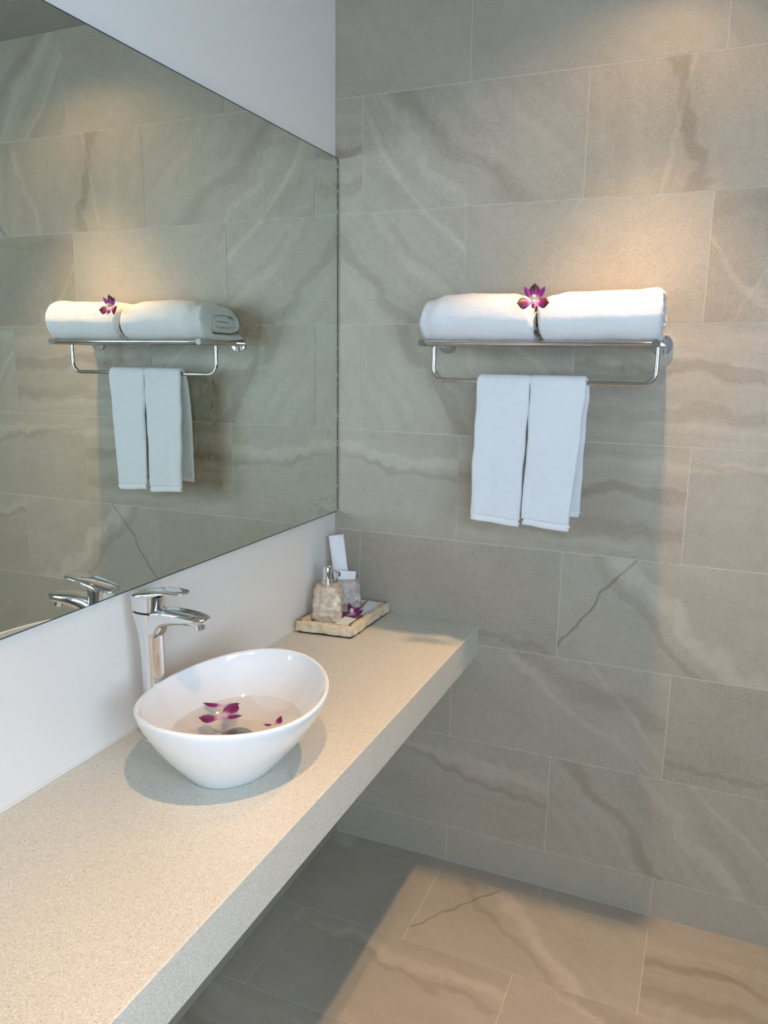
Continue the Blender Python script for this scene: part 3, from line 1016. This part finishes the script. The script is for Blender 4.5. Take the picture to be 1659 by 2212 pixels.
tag(dis, 'rough chiselled marble soap dispenser with chrome pump on the tray', 'dispenser')
chisel('stone_body', (0.0665, -0.185), .0400, .0335, 20, TF, 0.893, .0075, 3.0, M['marble'], dis)
pc = (0.0655, -0.185, 0.892)
under(lathe('collar', pc, (0, 0, 1), [(0, .0166), (.002, .0168), (.014, .0168), (.0150, .0160), (.0150, .0120)], M['chrome']), dis)
hd_ = under(lathe('pump_head', (pc[0], pc[1], .9065), (0, 0, 1), [(0, .0128), (.002, .0130), (.038, .0130), (.0405, .0118), (.0412, .0090), (.0414, .001)], M['chrome']), dis)
nz_ = tube('nozzle', [(pc[0] + .006, pc[1] + .001, .9385), (pc[0] + .020, pc[1] + .001, .9365), (pc[0] + .032, pc[1] + .002, .9315), (pc[0] + .035, pc[1] + .002, .928)], .0030, M['chrome'], hd_)
tum = empty('toothbrush_tumbler', (0.075, -0.065, TF))
tag(tum, 'rough taupe marble tumbler behind the soap dispenser', 'tumbler')
chisel('stone_cup', (0.0735, -0.070), .0375, .0330, 14, TF, 0.885, .0075, 9.0, M['marble2'], tum, True)

def packet(name, w, h, label, bulge, mat='paper', crimp=True):
    """flat sealed paper sachet: local x width, local z up, thickness in y"""
    root = empty(name)
    tag(root, label, 'sachet')
    nx, nz = 12, 16
    vs, f = [], []
    for layer in (1, -1):
        for k in range(nz + 1):
            for i in range(nx + 1):
                a, b = i / nx, k / nz
                t = (math.sin(math.pi * a) * math.sin(math.pi * b)) ** 0.5
                wob = 0.0012 * math.sin(a * 7 + b * 5)
                vs.append(((a - .5) * w, layer * (0.0004 + bulge * t) + wob, b * h))
    nn = (nx + 1) * (nz + 1)
    for layer in (0, 1):
        for k in range(nz):
            for i in range(nx):
                q = [layer * nn + k * (nx + 1) + i, layer * nn + k * (nx + 1) + i + 1, layer * nn + (k + 1) * (nx + 1) + i + 1, layer * nn + (k + 1) * (nx + 1) + i]
                f.append(tuple(q) if layer else tuple(q[::-1]))
    bord = list(range(nx + 1)) + [k * (nx + 1) + nx for k in range(1, nz + 1)] + [nz * (nx + 1) + i for i in range(nx - 1, -1, -1)] + [k * (nx + 1) for k in range(nz - 1, 0, -1)]
    for k in range(len(bord)):
        a, b = bord[k], bord[(k + 1) % len(bord)]
        f.append((a, b, b + nn, a + nn))
    link('paper_sleeve', mesh('paper_sleeve', vs, f), M[mat], root, True)
    if crimp:
        for zz in (0.004, h - 0.004):
            box('sealed_edge', (-w / 2, -0.0013, zz - .004), (w / 2, 0.0013, zz + .004), M[mat], root)
    return root
pk = packet('paper_sachet', 0.044, 0.175, 'tall white paper toothbrush sachet standing in the taupe tumbler', 0.004)
pk.location = (0.062, -0.076, 0.838)
pk.rotation_euler = (R2(-4), R2(-7), R2(28))
pk2 = packet('paper_sachet', 0.052, 0.105, 'short white sachet with a small black mark in the taupe tumbler', 0.003)
pk2.location = (0.071, -0.085, 0.806)
pk2.rotation_euler = (R2(2), R2(4), R2(26))
box('printed_mark', (-0.0235, -0.0042, 0.088), (-0.0190, -0.0008, 0.100), M['dark'], pk2)
pk3 = packet('paper_sachet', 0.040, 0.075, 'white sachet lying in the tray front behind the stone rim', 0.002)
pk3.location = (0.118, -0.238, TF + 0.004); pk3.rotation_euler = (R2(-84), 0, R2(-8))
pk4 = packet('paper_sachet', 0.042, 0.085, 'white sachet lying at the far end of the stone tray', 0.003)
pk4.location = (0.140, -0.112, TF + 0.005); pk4.rotation_euler = (R2(-80), R2(6), R2(0))
TRAYF = [
 ('petal', 175, .036, .026, .12, .05, 6, 'fpetal', .66, (0, 0, 0)),
 ('petal', 15, .036, .026, .12, .05, 10, 'fpetal', .66, (0, 0, 0)),
 ('sepal', 112, .036, .015, .20, .10, 40, 'fpetal', .5, (0, 0, 0)),
 ('sepal', 62, .036, .015, .20, .05, 12, 'fpetal', .5, (0, 0, 0)),
 ('sepal', -75, .034, .018, .15, .05, 4, 'fpetal', .5, (0, 0, 0)),
 ('lip', 88, .022, .018, .30, .20, 55, 'sepal', .5, (0, .002, .002)),
]
orchid((0.118, -0.135, TF + 0.012), (R2(10), R2(-8), R2(10)), 1.0, 'purple orchid bloom lying in the stone tray', TRAYF)
FL1 = [
 ('petal', 192, .036, .029, .06, .02, 2, 'fpetal', .66, (0, 0, 0)),
 ('petal', 66, .040, .026, .06, .06, 6, 'fpetal', .62, (0, .004, 0)),
 ('sepal', 5, .032, .014, .10, -.06, 8, 'fpetal', .55, (0, 0, 0)),
]
orchid((0.2115, -0.908, WZ + 0.0022), (0, 0, R2(22)), 1.2, 'purple orchid petals floating left of the drain in the basin', FL1, column=False)
FL2 = [
 ('sepal', 205, .042, .017, .12, .04, 4, 'fpetal', .55, (0, 0, 0)),
 ('sepal', 30, .030, .013, .10, -.05, 7, 'fpetal', .6, (0, 0, 0)),
]
orchid((0.186, -0.862, WZ + 0.0025), (0, 0, R2(0)), 1.0, 'slim curled purple petal pair floating near the basin wall under the faucet', FL2, column=False)
FL3 = [
 ('petal', 60, .020, .017, .20, .12, 30, 'fpetal', .6, (0, 0, 0)),
 ('sepal', 220, .020, .009, .10, .02, 4, 'fpetal', .55, (0, 0, 0)),
]
orchid((0.317, -0.892, WZ + 0.0025), (0, 0, 0), 1.0, 'small purple petals floating at the right rim of the basin', FL3, column=False)
